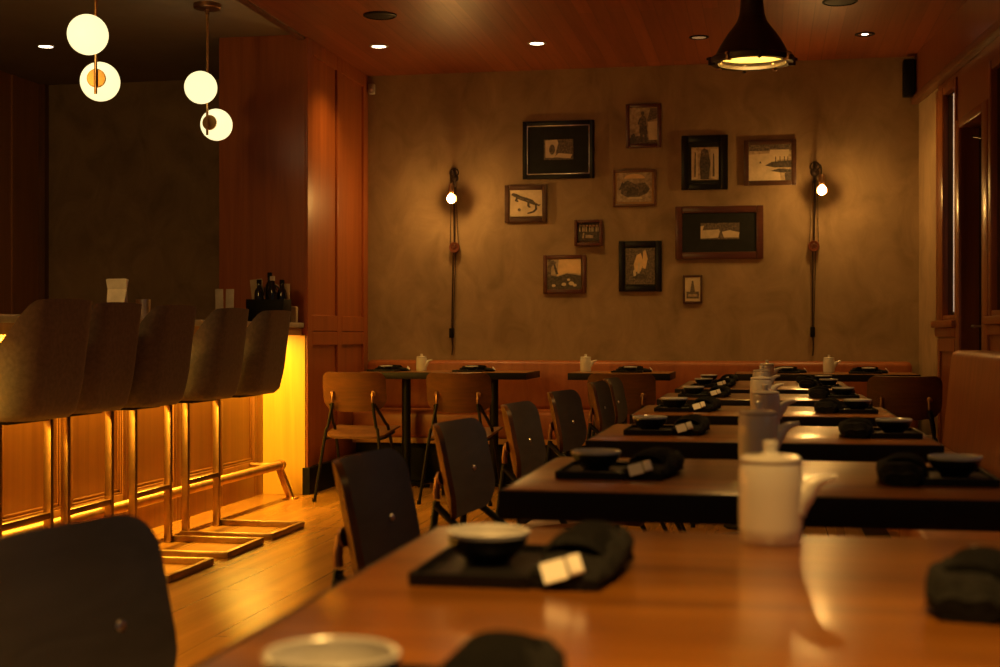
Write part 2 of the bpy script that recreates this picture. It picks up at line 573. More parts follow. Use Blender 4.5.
st = thing('bar_stool', '', 'stool')
o = obj('shell', shell_mesh(), M['fabric'], st, angle=60)
bm = bmesh.new(); box(bm, -.175, .175, -.15, .20, .722, .79, .03, seg=3)
obj('seat_cushion', bm, M['fabric'], st)
bm = bmesh.new(); box(bm, -.14, .14, -.13, .17, .688, .706, .004)
obj('seat_plate', bm, M['black_metal'], st)
for s in (-1, 1):
    bm = bmesh.new(); box(bm, s * .195 - .012, s * .195 + .012, .118, .153, .0, .684, .003)
    box(bm, min(s * .10, s * .207), max(s * .10, s * .207), .118, .153, .682, .692, .002)
    obj('leg', bm, M['bronze'], st)
bm = bmesh.new(); box(bm, -.183, .183, .121, .150, .255, .28, .003)
obj('footrest', bm, M['bronze'], st)
bm = bmesh.new()
for s in (-1, 1):
    box(bm, s * .2225 - .0125, s * .2225 + .0125, -.335, .153, 0, .03, .003)
box(bm, -.21, .21, -.335, -.31, 0, .03, .003)
obj('base_frame', bm, M['bronze'], st)
SX = -2.70
stool_y = [4.55, 5.045, 5.52, 6.14, 6.735]
stool_lab = ['grey upholstered bar stool nearest the camera, cut by left picture edge',
             'grey upholstered bar stool second from the camera, just right of nearest stool',
             'grey upholstered bar stool in middle of the row of five',
             'grey upholstered bar stool fourth from the camera along the bar',
             'grey upholstered bar stool at far end of row beside glowing panel']
for i, (y, lb) in enumerate(zip(stool_y, stool_lab)):
    if i == 0:
        st.location = (SX + .01, y, 0); st.rotation_euler = (0, 0, PI / 2); st['label'] = lb; st['group'] = 'stools along the bar'
    else:
        dup(st, (SX + (-.03, 0, 0, 0)[i - 1], y, 0), PI / 2 + (.0, .0, .01, -.01)[i - 1], lb)

# ------------------------------------------------------------------ dining chair (local: sitter faces +y)
def curved_panel(w, h, rt, rb, Rc, th, nx=18, ny=18, bow=0.0):
    """rounded plywood back, concave toward +y, front face gets material 1"""
    bm = bmesh.new()
    zs = []
    for j in range(ny + 1):
        t = j / ny
        zs.append(-h / 2 + h * (0.5 - 0.5 * math.cos(PI * t)))
    F, B = [], []
    for z in zs:
        r = rt if z > 0 else rb
        c = h / 2 - r
        hw = w / 2
        if abs(z) > c:
            dz = min(r, abs(z) - c)
            hw = w / 2 - r + math.sqrt(max(0, r * r - dz * dz))
        rowF, rowB = [], []
        for i in range(nx + 1):
            x = hw * (2 * i / nx - 1)
            a = x / Rc
            zz = z + bow * (1 - (x / (w / 2)) ** 2) * (z / (h / 2))
            rowF.append(bm.verts.new(((Rc - th / 2) * math.sin(a), Rc - (Rc - th / 2) * math.cos(a), zz)))
            rowB.append(bm.verts.new(((Rc + th / 2) * math.sin(a), Rc - (Rc + th / 2) * math.cos(a), zz)))
        F.append(rowF); B.append(rowB)
    for j in range(ny):
        for i in range(nx):
            f = bm.faces.new((F[j][i], F[j][i + 1], F[j + 1][i + 1], F[j + 1][i])); f.material_index = 1
            bm.faces.new((B[j][i], B[j + 1][i], B[j + 1][i + 1], B[j][i + 1]))
        bm.faces.new((F[j][0], F[j + 1][0], B[j + 1][0], B[j][0]))
        bm.faces.new((F[j][-1], B[j][-1], B[j + 1][-1], F[j + 1][-1]))
    for i in range(nx):
        bm.faces.new((F[0][i], B[0][i], B[0][i + 1], F[0][i + 1]))
        bm.faces.new((F[-1][i], F[-1][i + 1], B[-1][i + 1], B[-1][i]))
    return bm

ch = thing('dining_chair', '', 'chair')
Mb = T(0, -.235, .657) @ R(.20, 'X')
RC = .38
bm = curved_panel(.41, .230, .05, .072, RC, .013, bow=.006)
bmesh.ops.transform(bm, matrix=Mb, verts=bm.verts)
back = obj('backrest', bm, [M['chair_wood'], M['chair_face']], ch)
# seat: rounded, slightly dished, rear edge rolled down
bm = bmesh.new()
nx, ny = 16, 16
Tp, Bt = [], []
for j in range(ny + 1):
    t = -1 + 2 * j / ny
    t = math.sin(t * PI / 2)
    y = t * .20
    hw = .205 - .02 * (1 - t) * .5
    r = .075
    if abs(y) > .20 - r:
        dz = abs(y) - (.20 - r)
        hw = hw - r + math.sqrt(max(0, r * r - dz * dz))
    ra, rb_ = [], []
    for i in range(nx + 1):
        x = hw * (2 * i / nx - 1)
        z = .438 - .012 * (1 - (x / .21) ** 2) * (1 - (y / .22) ** 2) - .02 * max(0, (y - .1) / .1) ** 2 - .012 + .11 * y - .016 * max(0, (-y - .08) / .12) ** 2
        ra.append(bm.verts.new((x, y, z))); rb_.append(bm.verts.new((x, y, z - .013)))
    Tp.append(ra); Bt.append(rb_)
for j in range(ny):
    for i in range(nx):
        bm.faces.new((Tp[j][i], Tp[j][i + 1], Tp[j + 1][i + 1], Tp[j + 1][i]))
        bm.faces.new((Bt[j][i], Bt[j + 1][i], Bt[j + 1][i + 1], Bt[j][i + 1]))
    bm.faces.new((Tp[j][0], Tp[j + 1][0], Bt[j + 1][0], Bt[j][0])); bm.faces.new((Tp[j][-1], Bt[j][-1], Bt[j + 1][-1], Tp[j + 1][-1]))
for i in range(nx):
    bm.faces.new((Tp[0][i], Bt[0][i], Bt[0][i + 1], Tp[0][i + 1])); bm.faces.new((Tp[-1][i], Tp[-1][i + 1], Bt[-1][i + 1], Bt[-1][i]))
obj('seat', bm, M['chair_wood'], ch)
for s in (-1, 1):
    bxx = s * .125
    a = bxx / RC
    by = RC - RC * math.cos(a)
    loc_out = Mb @ Vector((bxx, by - .016, -.012))
    loc_in = Mb @ Vector((bxx, by + .007, -.012))
    # rear leg: bracket on the back, down past the seat, to the splayed foot
    bm = bmesh.new()
    tube(bm, smooth_path([loc_out + Vector((0, -.004, -.055)), (s * .15, -.245, .45), (s * .165, -.25, .40), (s * .215, -.30, .011)], 4), .0095)
    lathe(bm, [(.013, 0), (.013, .022)], 12, M=T(s * .216, -.3005, 0))
    obj('leg', bm, M['black_metal'], ch)
    bm = bmesh.new()
    tube(bm, smooth_path([loc_out + Vector((s * .012, -.002, -.065)), (s * .166, -.10, .47), (s * .172, -.02, .40), (s * .188, .175, .011)], 4), .0095)
    lathe(bm, [(.013, 0), (.013, .022)], 12, M=T(s * .1885, .176, 0))
    obj('leg', bm, M['black_metal'], ch)
    # flattened end of the tube with its rosette
    bm = bmesh.new()
    tube(bm, [loc_out + Vector((0, -.004, -.050)), loc_out + Vector((0, -.005, -.03)), loc_out + Vector((0, -.001, .0)), loc_out + Vector((0, .005, .014))], [.0092, .0088, .0085, .006], 10)
    lathe(bm, [(.017, 0), (.017, .006), (.012, .009)], 18, M=T(*loc_out) @ R(-s * .3, 'Z') @ R(PI / 2 + .2, 'X') @ T(0, 0, -.010))
    obj('bracket', bm, M['copper'], ch)
    bm = bmesh.new()
    lathe(bm, [(.0075, -.004), (.0075, .001), (.0055, .0035), (0, .0045)], 14, M=T(*loc_in) @ R(s * .29, 'Z') @ R(-PI / 2 + .2, 'X'))
    obj('rivet', bm, M['steel'], back)
bm = bmesh.new()
tube(bm, [(-.165, -.07, .378), (.165, -.07, .378)], .009)
tube(bm, [(-.170, .09, .398), (-.166, -.1, .376)], .009); tube(bm, [(.170, .09, .398), (.166, -.1, .376)], .009)
tube(bm, [(-.178, .05, .396), (.178, .05, .396)], .009)
tube(bm, [(-.166, -.251, .376), (-.166, -.10, .376)], .008); tube(bm, [(.166, -.251, .376), (.166, -.10, .376)], .008)
obj('seat_frame', bm, M['black_metal'], ch)

first = [ch]
def place_chair(x, y, rz, label, group):
    if first:
        c = first.pop()
        c.location = (x, y, 0); c.rotation_euler = (0, 0, rz); c['label'] = label; c['group'] = group
        return c
    return dup(ch, (x, y, 0), rz, label, group)
G1 = 'chairs along the left of the table row'
CXL = -.535
for (y, dx, da, lb) in (
        (1.41, -.025, -.08, 'dark wooden chair nearest the camera, cut by the bottom left corner'),
        (2.45, .04, .0, 'dark wooden chair at the second table from the camera'),
        (3.45, -.02, -.06, 'dark wooden chair at the third table from the camera'),
        (4.43, -.035, -.05, 'dark wooden chair at the fourth table from the camera'),
        (5.43, -.04, -.12, 'dark wooden chair at the fifth table from the camera'),
        (6.56, -.03, -.05, 'dark wooden chair at near half of the sixth long table'),
        (7.16, -.025, -.03, 'dark wooden chair at far half of the sixth long table')):
    place_chair(CXL + dx, y, -PI / 2 + da, lb, G1)
G2 = 'chairs facing the back banquette'
place_chair(-2.45, 8.34, .0, 'walnut chair seen from behind, leftmost, beside the glowing bar end', G2)
place_chair(-1.80, 8.34, -.02, 'walnut chair seen from behind, second from left at banquette table', G2)
place_chair(-.84, 8.36, .03, 'shadowed chair seen from behind at the middle banquette table', G2)
place_chair(.735, 8.09, .0, 'black silhouetted chair seen from behind next to tall leather bench end', G2)

# ------------------------------------------------------------------ tables
TZ = .76
def make_table(name, label, cx, cy, w, dpt, peds, group):
    t = thing(name, label, 'table', (cx, cy, 0), 0, group)
    b = bmesh.new(); box(b, -w / 2 + .006, w / 2 - .006, -dpt / 2 + .006, dpt / 2 - .006, TZ - .03, TZ, .003)
    obj('tabletop', b, M['table_wood'], t)
    b = bmesh.new()
    z0, z1 = TZ - .046, TZ - .0015
    box(b, -w / 2, w / 2, -dpt / 2, -dpt / 2 + .006, z0, z1, .001); box(b, -w / 2, w / 2, dpt / 2 - .006, dpt / 2, z0, z1, .001)
    box(b, -w / 2, -w / 2 + .006, -dpt / 2 + .006, dpt / 2 - .006, z0, z1, .001); box(b, w / 2 - .006, w / 2, -dpt / 2 + .006, dpt / 2 - .006, z0, z1, .001)
    obj('edge_band', b, M['table_edge'], t)
    for (px_, py_) in peds:
        b = bmesh.new()
        lathe(b, [(.03, .02), (.03, TZ - .045)], 16, M=T(px_, py_, 0))
        box(b, px_ - .15, px_ + .15, py_ - .15, py_ + .15, TZ - .045, TZ - .031, .003)
        obj('column', b, M['black_metal'], t)
        b = bmesh.new()
        for k in range(4):
            Mx = T(px_, py_, 0) @ R(k * PI / 2 + PI / 4, 'Z')
            box(b, 0, .27, -.025, .025, .004, .022, .004, M=Mx)
            lathe(b, [(.022, 0), (.022, .006)], 12, M=Mx @ T(.25, 0, 0))
        obj('base', b, M['black_metal'], t)
    return t
GT = 'wooden tables in the receding row'
make_table('dining_table', 'long varnished wooden table nearest the camera with reflections', -.014, 1.10, .78, 1.20, ((0, -.3), (0, .3)), GT)
mids = [2.405, 3.445, 4.485, 5.525]
onames = ['second', 'third', 'fourth', 'fifth']
for y, nm in zip(mids, onames):
    make_table('dining_table', 'square dark edged wooden table, %s from the camera in the row' % nm, -.014, y, .78, .60, ((0, 0),), GT)
make_table('dining_table', 'long wooden table at far end of the row, sixth from camera', -.014, 6.87, .78, 1.20, ((0, -.3), (0, .3)), GT)
GB = 'tables along the back banquette'
make_table('dining_table', 'dark table at the back banquette, left one behind two walnut chairs', -2.08, 9.14, 1.12, .56, ((-.3, -.02), (.3, -.02)), GB)
make_table('dining_table', 'small dark table at the back banquette, middle one', -.925, 9.14, .65, .56, ((0, -.02),), GB)
make_table('dining_table', 'dark table at the back banquette, right one near the wall corner', .36, 9.14, 1.12, .56, ((-.3, -.02), (.3, -.02)), GB)

# ------------------------------------------------------------------ banquettes
bq = thing('banquette', 'long orange brown leather banquette along the back wall', 'bench', (-.93, YB, 0))
w = 1.878
bm = bmesh.new(); box(bm, -w, w, -.50, -.02, .30, .485, .035, seg=4)
obj('seat', bm, M['leather'], bq)
bm = bmesh.new()
box(bm, -w, w, -.12, -.015, .480, .824, .035, seg=4)
obj('backrest', bm, M['leather'], bq)
bm = bmesh.new(); box(bm, -w + .01, w - .01, -.40, -.02, 0, .31)
obj('plinth', bm, M['black'], bq, smooth=False)
bm = bmesh.new(); box(bm, -w + .01, w - .01, -.49, -.43, .265, .302, .003)
obj('front_rail', bm, M['bar_wood'], bq)

sb = thing('side_banquette', 'tall brown leather bench back at the right picture edge', 'bench', (.90, 7.64, 0))
bm = bmesh.new()
LB = -7.6
box(bm, .0, .19, LB, 0.0, .40, .925, .035, M=None, seg=4)
for v in bm.verts:
    v.co.x += (v.co.z - .45) * .10
    if v.co.z > .8:
        v.co.z += .003 * math.sin(v.co.y * 17) + .002 * math.sin(v.co.y * 41)
obj('backrest', bm, M['leather_dark'], sb)
bm = bmesh.new(); n = 12
for k in range(n):
    y1 = LB * k / n; y0 = LB * (k + 1) / n
    box(bm, -.50, -.002, y0 + .001, y1 - .001, .31, .445, .035, seg=4)
obj('seat', bm, M['leather_dark'], sb)
bm = bmesh.new(); box(bm, -.42, .17, LB + .02, -.02, 0, .41)
obj('plinth', bm, M['black'], sb, smooth=False)

# ------------------------------------------------------------------ table ware
# soy pot (local: spout toward +x)
pot = thing('soy_pot', '', 'pot')
bm = bmesh.new()
lathe(bm, [(.0, .0), (.032, .0), (.0345, .003), (.036, .02), (.0362, .06), (.0355, .088), (.0335, .094), (.030, .095), (.030, .090), (0, .090)], 40)
obj('body', bm, M['ceramic'], pot)
bm = bmesh.new()
lathe(bm, [(.0, .0935), (.0295, .0935), (.0345, .0955), (.0348, .099), (.031, .1025), (.014, .1040), (.0085, .106), (.0075, .110), (.0088, .1155), (.0085, .1185), (.006, .1200), (0, .1205)], 40)
obj('lid', bm, M['ceramic'], pot)
bm = bmesh.new()
pts = smooth_path([(.024, 0, .046), (.037, 0, .058), (.046, 0, .068), (.057, 0, .0745), (.074, 0, .0785)], 5)
n = len(pts)
tube(bm, pts, [.0225 - .0188 * (i / (n - 1)) ** .6 for i in range(n)], 16)
obj('spout', bm, M['ceramic'], pot)
for c_ in pot.children:
    for v in c_.data.vertices:
        v.co.z *= .965
first_pot = [pot]
def place_pot(x, y, rz, label):
    if first_pot:
        p = first_pot.pop(); p.location = (x, y, TZ); p.rotation_euler = (0, 0, rz); p['label'] = label; p['group'] = 'cream soy pots'
        return
    dup(pot, (x, y, TZ), rz, label)
place_pot(.004, 1.625, .05, 'cream ceramic soy pot with spout on the nearest table, largest')
place_pot(-.016, 2.60, .10, 'cream ceramic soy pot on the second table, behind the largest pot')
place_pot(-.004, 3.52, .05, 'cream ceramic soy pot on the third table from the camera')
place_pot(-.020, 4.72, .0, 'cream ceramic soy pot on the fourth table from the camera')
place_pot(-.022, 5.74, .1, 'cream ceramic soy pot on the fifth table from the camera')
place_pot(.0, 7.10, .0, 'cream ceramic soy pot on the far long table, knob topmost of the line')
place_pot(-2.27, 9.10, .0, 'small cream soy pot on the left banquette table')
place_pot(-1.165, 9.10, .0, 'small cream soy pot on the middle banquette table')
place_pot(.385, 9.10, .0, 'small cream soy pot on the right banquette table')

# tray, bowl, napkin (local: sitter looks along +y, so the tray's long side is x)
def tray_mesh():
    bm = bmesh.new()
    box(bm, -.10, .10, -.058, .058, 0, .006, .002)
    for (a, b, c, d_) in ((-.10, .10, -.058, -.053), (-.10, .10, .053, .058), (-.10, -.095, -.053, .053), (.095, .10, -.053, .053)):
        box(bm, a, b, c, d_, .005, .013, .0015)
    return bm
tray0 = obj('serving_tray', tray_mesh(), M['tray']); tag(tray0, '', 'tray')
bowl0 = thing('sauce_bowl', '', 'bowl')
bm = bmesh.new()
lathe(bm, [(.0, .0), (.022, .0), (.023, .003), (.032, .010), (.0395, .020), (.0420, .0305), (.0415, .0315)], 40, cap1=False)
obj('bowl_wall', bm, M['bowl_out'], bowl0)
bm = bmesh.new()
lathe(bm, [(.0424, .0275), (.0430, .0318), (.0412, .0334), (.0390, .0318), (.0370, .022), (.028, .011), (.0, .008)], 40, cap0=False)
obj('glazed_lining', bm, M['bowl_in'], bowl0)
nap0 = thing('napkin', '', 'napkin')
# folded cloth pouch lying along x; the open end with the paper slip is at +x
bm = bmesh.new()
NS, NK = 22, 20
rings = []
for i in range(NS + 1):
    t = i / NS
    x = -.115 + .23 * t
    wv = .033 + .004 * math.sin(t * PI) + .003 * t
    hv = .030 + .010 * math.sin(min(1, t * 1.2) * PI) - .012 * t * t
    if t < .06: wv *= .8; hv *= .7
    if t > .96: hv *= .8
    ring = []
    for k in range(NK):
        a = 2 * PI * k / NK
        cy = math.copysign(abs(math.cos(a)) ** .7, math.cos(a)) * wv
        cz = math.copysign(abs(math.sin(a)) ** .8, math.sin(a))
        wob = .0016 * math.sin(k * 2.1 + i * .55) + .0013 * math.sin(i * 1.2 + k)
        z = hv * .5 * (1 + cz) + (wob if cz > 0 else 0)
        ring.append(bm.verts.new((x, cy + .006 * math.sin(t * 3), max(0, z))))
    rings.append(ring)
for a, b in zip(rings[:-1], rings[1:]):
    for k in range(NK):
        bm.faces.new((a[k], a[(k + 1) % NK], b[(k + 1) % NK], b[k]))
bm.faces.new(rings[0]); bm.faces.new(rings[-1])
obj('cloth_roll', bm, M['napkin'], nap0)
bm = bmesh.new()
# overlapping flap across the top
F1, F2 = [], []
for i in range(13):
    t = i / 12
    y = -.0395 + .079 * t
    z = .004 + .0375 * math.sqrt(max(0, 1 - abs(2 * t - 1) ** 2.6))
    F1.append([bm.verts.new((xx + .012 * math.sin(t * 2.5), y, z + dz)) for xx, dz in ((-.085, -.006), (-.078, .0), (.0, .0015), (.040, -.001), (.048, -.006))])
for a, b in zip(F1[:-1], F1[1:]):
    for k in range(4):
        bm.faces.new((a[k], a[k + 1], b[k + 1], b[k]))
r = bmesh.ops.solidify(bm, geom=bm.faces[:], thickness=.004)
obj('fold', bm, M['napkin'], nap0)
bm = bmesh.new()
Ms = T(.111, .002, .0195) @ R(.80, 'Y') @ R(.38, 'Z')
box(bm, -.0115, .0115, -.020, .003, 0, .0016, M=Ms)
box(bm, -.0105, .0105, .005, .018, 0, .0040, .001, M=Ms)
obj('paper_slip', bm, M['paper'], nap0)

used = set()
def put(kind, proto, x, y, z, rz, label, group):
    if kind not in used:
        used.add(kind)
        proto.location = (x, y, z); proto.rotation_euler = (0, 0, rz); proto['label'] = label; proto['group'] = group
        return proto
    return dup(proto, (x, y, z), rz, label, group)
def setting(side, ymid, where, tray=True, bowl=True, nap=True, j=0, dx=0.0):
    s = -1 if side == 'left' else 1
    rz = -PI / 2 if side == 'left' else PI / 2
    jx = (.006, -.004, .003, -.006, .002)[j % 5] + dx
    wide = (0, .022, .008, -.002, 0)[j % 5] if side == 'right' else 0
    if tray:
        put('tray', tray0, s * (.280 + wide) + jx, ymid - .030, TZ, rz + jx, 'flat black rectangular tray on %s' % where, 'black trays')
    if bowl:
        put('bowl', bowl0, s * (.284 + wide) + jx, ymid - .014, TZ + .006, jx * 9, 'small black bowl with pale rim on %s' % where, 'black sauce bowls')
    if nap:
        nx_ = -.186 if side == 'left' else .198 + 1.2 * wide
        ny_ = ymid + (-.012 if side == 'left' else -.03)
        put('napkin', nap0, nx_ + jx, ny_, TZ, rz - .10 + jx * 6, 'folded black cloth napkin with paper slip on %s' % where, 'black napkins')
setting('left', 1.405, 'nearest table, left side by its far corner', j=0)
setting('left', .85, 'nearest table, at the bottom picture edge', j=1, dx=.022)
setting('right', 1.335, 'nearest table, cut by the right picture edge', tray=False, bowl=False, j=2, dx=-.024)
for i, (y, nm) in enumerate(zip(mids, onames)):
    setting('left', y, 'left side of the %s table' % nm, j=i + 1)
    setting('right', y, 'right side of the %s table' % nm, j=i + 1)
for half, y in (('near', 6.57), ('far', 7.17)):
    setting('left', y, 'left side of far long table, %s half' % half, j=1)
    setting('right', y, 'right side of far long table, %s half' % half, j=3)
def back_setting(x, where, j):
    put('tray', tray0, x, 8.975, TZ, .02 * j, 'flat black rectangular tray on %s' % where, 'black trays')
    put('bowl', bowl0, x + .02, 8.975, TZ + .006, 0, 'small black bowl with pale rim on %s' % where, 'black sauce bowls')
    put('napkin', nap0, x + .03, 9.10, TZ, .05 * j, 'folded black cloth napkin with paper slip on %s' % where, 'black napkins')
back_setting(-2.50, 'left banquette table, left of the pot', -1)
back_setting(-1.92, 'left banquette table, right of the pot', 1)
back_setting(-.88, 'middle banquette table', 1)
back_setting(.60, 'right banquette table, right of the pot', -1)
back_setting(.10, 'right banquette table, left of the pot', 1)

# ------------------------------------------------------------------ things on the bar counter
CTZ = 1.078
nh = thing('napkin_holder', 'cream paper napkins fanned from a pale holder on the bar', 'napkin holder', (-3.07, 6.27, CTZ))
bm = bmesh.new(); box(bm, -.045, .045, -.03, .03, 0, .075, .004)
box(bm, -.038, .038, -.022, .022, .074, .078)
obj('holder', bm, M['cream'], nh)
bm = bmesh.new()
for k in range(7):
    a = (k - 3) * .09
    box(bm, -.036 - .003 * abs(k - 3), .036 + .003 * abs(k - 3), -.0015, .0015, .0, .115, M=T(0, (k - 3) * .006, .078) @ R(a, 'X'))
for v in bm.verts:
    v.co.x *= 1 + max(0, v.co.z - .11) * 2.2
obj('paper_napkins', bm, M['paper'], nh, smooth=False)
gl = thing('votive_glass', 'small glass votive on the bar beside the cream napkin holder', 'glass', (-3.03, 6.47, CTZ))
bm = bmesh.new(); lathe(bm, [(0, 0), (.028, 0), (.033, .03), (.036, .098), (.033, .098), (.030, .03), (.025, .008), (0, .008)], 24)
obj('glass_cup', bm, M['steel'], gl)
bm = bmesh.new(); lathe(bm, [(0, .008), (.024, .008), (.026, .035), (0, .037)], 20)
obj('wax', bm, M['cream'], gl)
mh = thing('menu_stand', 'pair of pale upright menu cards in a stand on bar', 'menu stand', (-3.10, 7.70, CTZ))
bm = bmesh.new(); box(bm, -.06, .06, -.035, .035, 0, .014, .003); box(bm, -.05, .05, -.008, .008, .013, .035, .002)
obj('stand_base', bm, M['black'], mh)
for k, (x, a) in enumerate(((-.03, .04), (.03, -.05))):
    bm = bmesh.new(); box(bm, x - .024, x + .024, -.003, .003, .014, .19, .001, M=R(a, 'X'))
    obj('menu_card', bm, M['grey_plastic'], mh)
cd = thing('condiment_caddy', 'black caddy at the far bar end holding bottles and cards', 'caddy', (-2.985, 8.12, CTZ))
bm = bmesh.new(); box(bm, -.12, .12, -.07, .07, 0, .010, .003)
for (a, b, c, d_) in ((-.12, .12, -.07, -.062), (-.12, .12, .062, .07), (-.12, -.112, -.062, .062), (.112, .12, -.062, .062)):
    box(bm, a, b, c, d_, .008, .14, .002)
obj('box', bm, M['black'], cd)
bm = bmesh.new(); tube(bm, smooth_path([(-.05, .06, .09), (-.05, .06, .2), (0, .06, .235), (.05, .06, .2), (.05, .06, .09)], 5), .006)
obj('handle', bm, M['iron'], cd)
for k, (x, y, hgt) in enumerate(((-.05, -.028, .25), (-.003, .0285, .295), (.036, -.0315, .27), (.076, .027, .25))):
    b = thing('sauce_bottle', ['tall dark sauce bottle in the bar caddy, left of the bottles', 'tallest dark sauce bottle in the middle of the bar caddy',
              'dark sauce bottle with bright glint in the bar caddy', 'dark sauce bottle at right rear of the bar caddy'][k], 'bottle', (-2.985 + x, 8.12 + y, CTZ + .010), 0, 'bottles in the bar caddy')
    bm = bmesh.new(); lathe(bm, [(0, 0), (.027, 0), (.029, .004), (.029, hgt * .66), (.025, hgt * .74), (.014, hgt * .82), (.0125, hgt * .9), (0, hgt * .9)], 20)
    obj('bottle_body', bm, M['bottle'], b)
    bm = bmesh.new(); lathe(bm, [(0, hgt * .9), (.015, hgt * .9), (.015, hgt), (0, hgt)], 14)
    obj('cap', bm, M['grey_plastic'] if k == 2 else M['black'], b)
for k, (x, y, a, hz, w_) in enumerate(((-.088, .02, -.12, .265, .04), (.092, .02, .06, .235, .032))):
    bm = bmesh.new(); box(bm, -w_, w_, -.002, .002, 0, hz - .012, .0008, M=R(a, 'Y') if k == 0 else R(a * .4, 'Y'))
    o = obj('card', bm, M['cream'], None, smooth=False, loc=(-2.985 + x - (-.02 if k == 0 else .008), 8.12 + y + .025, CTZ + .014))
    tag(o, ['cream card leaning left out of the bar caddy', 'tan card standing right of bottles in the bar caddy'][k], 'card', 'cards in the bar caddy')
bm = bmesh.new(); box(bm, -.02, .02, -.02, .02, 0, .10, .006)
o = obj('salt_pot', bm, M['cream'], None, loc=(-2.885, 8.30, CTZ)); tag(o, 'small pale square pot right of the black bar caddy', 'pot')

# ------------------------------------------------------------------ globe pendants over the bar
def globe_pendant(label, x, y, zt, zb, lt, lb):
    t = thing('globe_pendant', label, 'lamp', (x, y, CZ + .02), 0, 'globe pendants over the bar')
    b = bmesh.new(); lathe(b, [(0, 0), (.078, 0), (.078, -.022), (.072, -.028), (.012, -.030), (.010, -.06), (0, -.06)], 32)
    obj('canopy', b, M['copper'], t)
    zz = CZ + .02
    b = bmesh.new(); tube(b, [(0, 0, -.03), (0, 0, zb - zz - .075)], .0075, 12)
    obj('rod', b, M['brass'], t)
    # the view from the tables runs roughly toward (-.43, .9): one globe sits in front of the rod, one behind
    fx, fy = .36, -.93
    rx, ry = .93, .36
    for z, s, lat in ((zt, 1, lt), (zb, -1, lb)):
        c = Vector((fx * s * .104 + rx * lat, fy * s * .104 + ry * lat, z - zz))
        g = bmesh.new()
        lathe(g, [(.0915 * math.sin(PI * i / 20), -.0915 * math.cos(PI * i / 20)) for i in range(21)], 40, M=T(*c))
        go = obj('globe', g, M['globe'], t)
        dv = (-Vector((c.x, c.y, 0))).normalized()
        ang = math.atan2(dv.y, dv.x)
        g = bmesh.new()
        lathe(g, [(0, .070), (.043, .078), (.044, .090), (.041, .0945), (0, .0955)], 28, M=T(*c) @ R(ang, 'Z') @ R(PI / 2, 'Y'))
        obj('cap', g, M['rail_brass'], go)
    return t
globe_pendant('two glowing globes on a brass rod, larger pendant at left', -3.05, 6.01, 2.366, 2.19, -.024, .010)
globe_pendant('two glowing globes on a brass rod beside the red brown pillar', -3.14, 7.54, 2.395, 2.218, -.033, .050)

# ------------------------------------------------------------------ industrial pendant
px_, py_, pz_ = -.0756, 7.25, 2.40
lp = thing('industrial_pendant', 'large dark bell shaped metal pendant lamp hanging over the tables', 'lamp', (px_, py_, pz_))
outp = [(.200, .0), (.190, .02), (.176, .045), (.155, .085), (.126, .130), (.099, .165), (.077, .195), (.064, .235), (.058, .290), (.056, .330)]
bm = bmesh.new()
prof = outp + [(r - .006, z) for r, z in reversed(outp)]
lathe(bm, prof, 48, cap0=False, cap1=False)
# close rim
obj('shade', bm, M['iron'], lp)
bm = bmesh.new(); lathe(bm, [(r - .008, z + .001) for r, z in outp[1:]] + [(0, .33)], 48, cap0=False)
obj('reflector', bm, M['enamel'], lp)
bm = bmesh.new(); lathe(bm, [(.172, -.016), (.208, -.016), (.212, -.006), (.212, .010), (.205, .016), (.198, .018)], 48, cap0=False, cap1=False)
lathe(bm, [(.172, -.016), (.174, .0), (.196, .010)], 48, cap0=False, cap1=False)
ring = obj('rim_ring', bm, M['iron'], lp)
for k in range(8):
    a = 2 * PI * k / 8 + .2
    bm = bmesh.new()
    Mx = R(a, 'Z') @ T(.205, 0, -.006)
    box(bm, -.018, .018, -.008, .008, -.020, .022, .004, M=Mx)
    lathe(bm, [(.007, 0), (.007, .012), (0, .015)], 10, M=Mx @ T(.014, 0, .012) @ R(PI / 2, 'Y'))
    obj('clamp', bm, M['copper'] if k % 2 else M['iron'], ring)
bm = bmesh.new(); lathe(bm, [(0, .33), (.066, .33), (.068, .36), (.060, .375), (.058, .43), (.045, .45), (.015, .46), (.012, CZ - pz_ - .025), (.055, CZ - pz_ - .022), (.06, CZ - pz_), (0, CZ - pz_)], 32)
obj('neck', bm, M['iron'], lp)
bm = bmesh.new(); lathe(bm, [(.055 * math.sin(PI * i / 14), .115 - .06 * math.cos(PI * i / 14)) for i in range(15)], 24)
obj('light_bulb', bm, M['lamp_bulb'], lp)
bm = bmesh.new(); lathe(bm, [(.030, .165), (.030, .31), (.0, .31)], 20, cap0=True)
obj('socket', bm, M['copper'], lp)

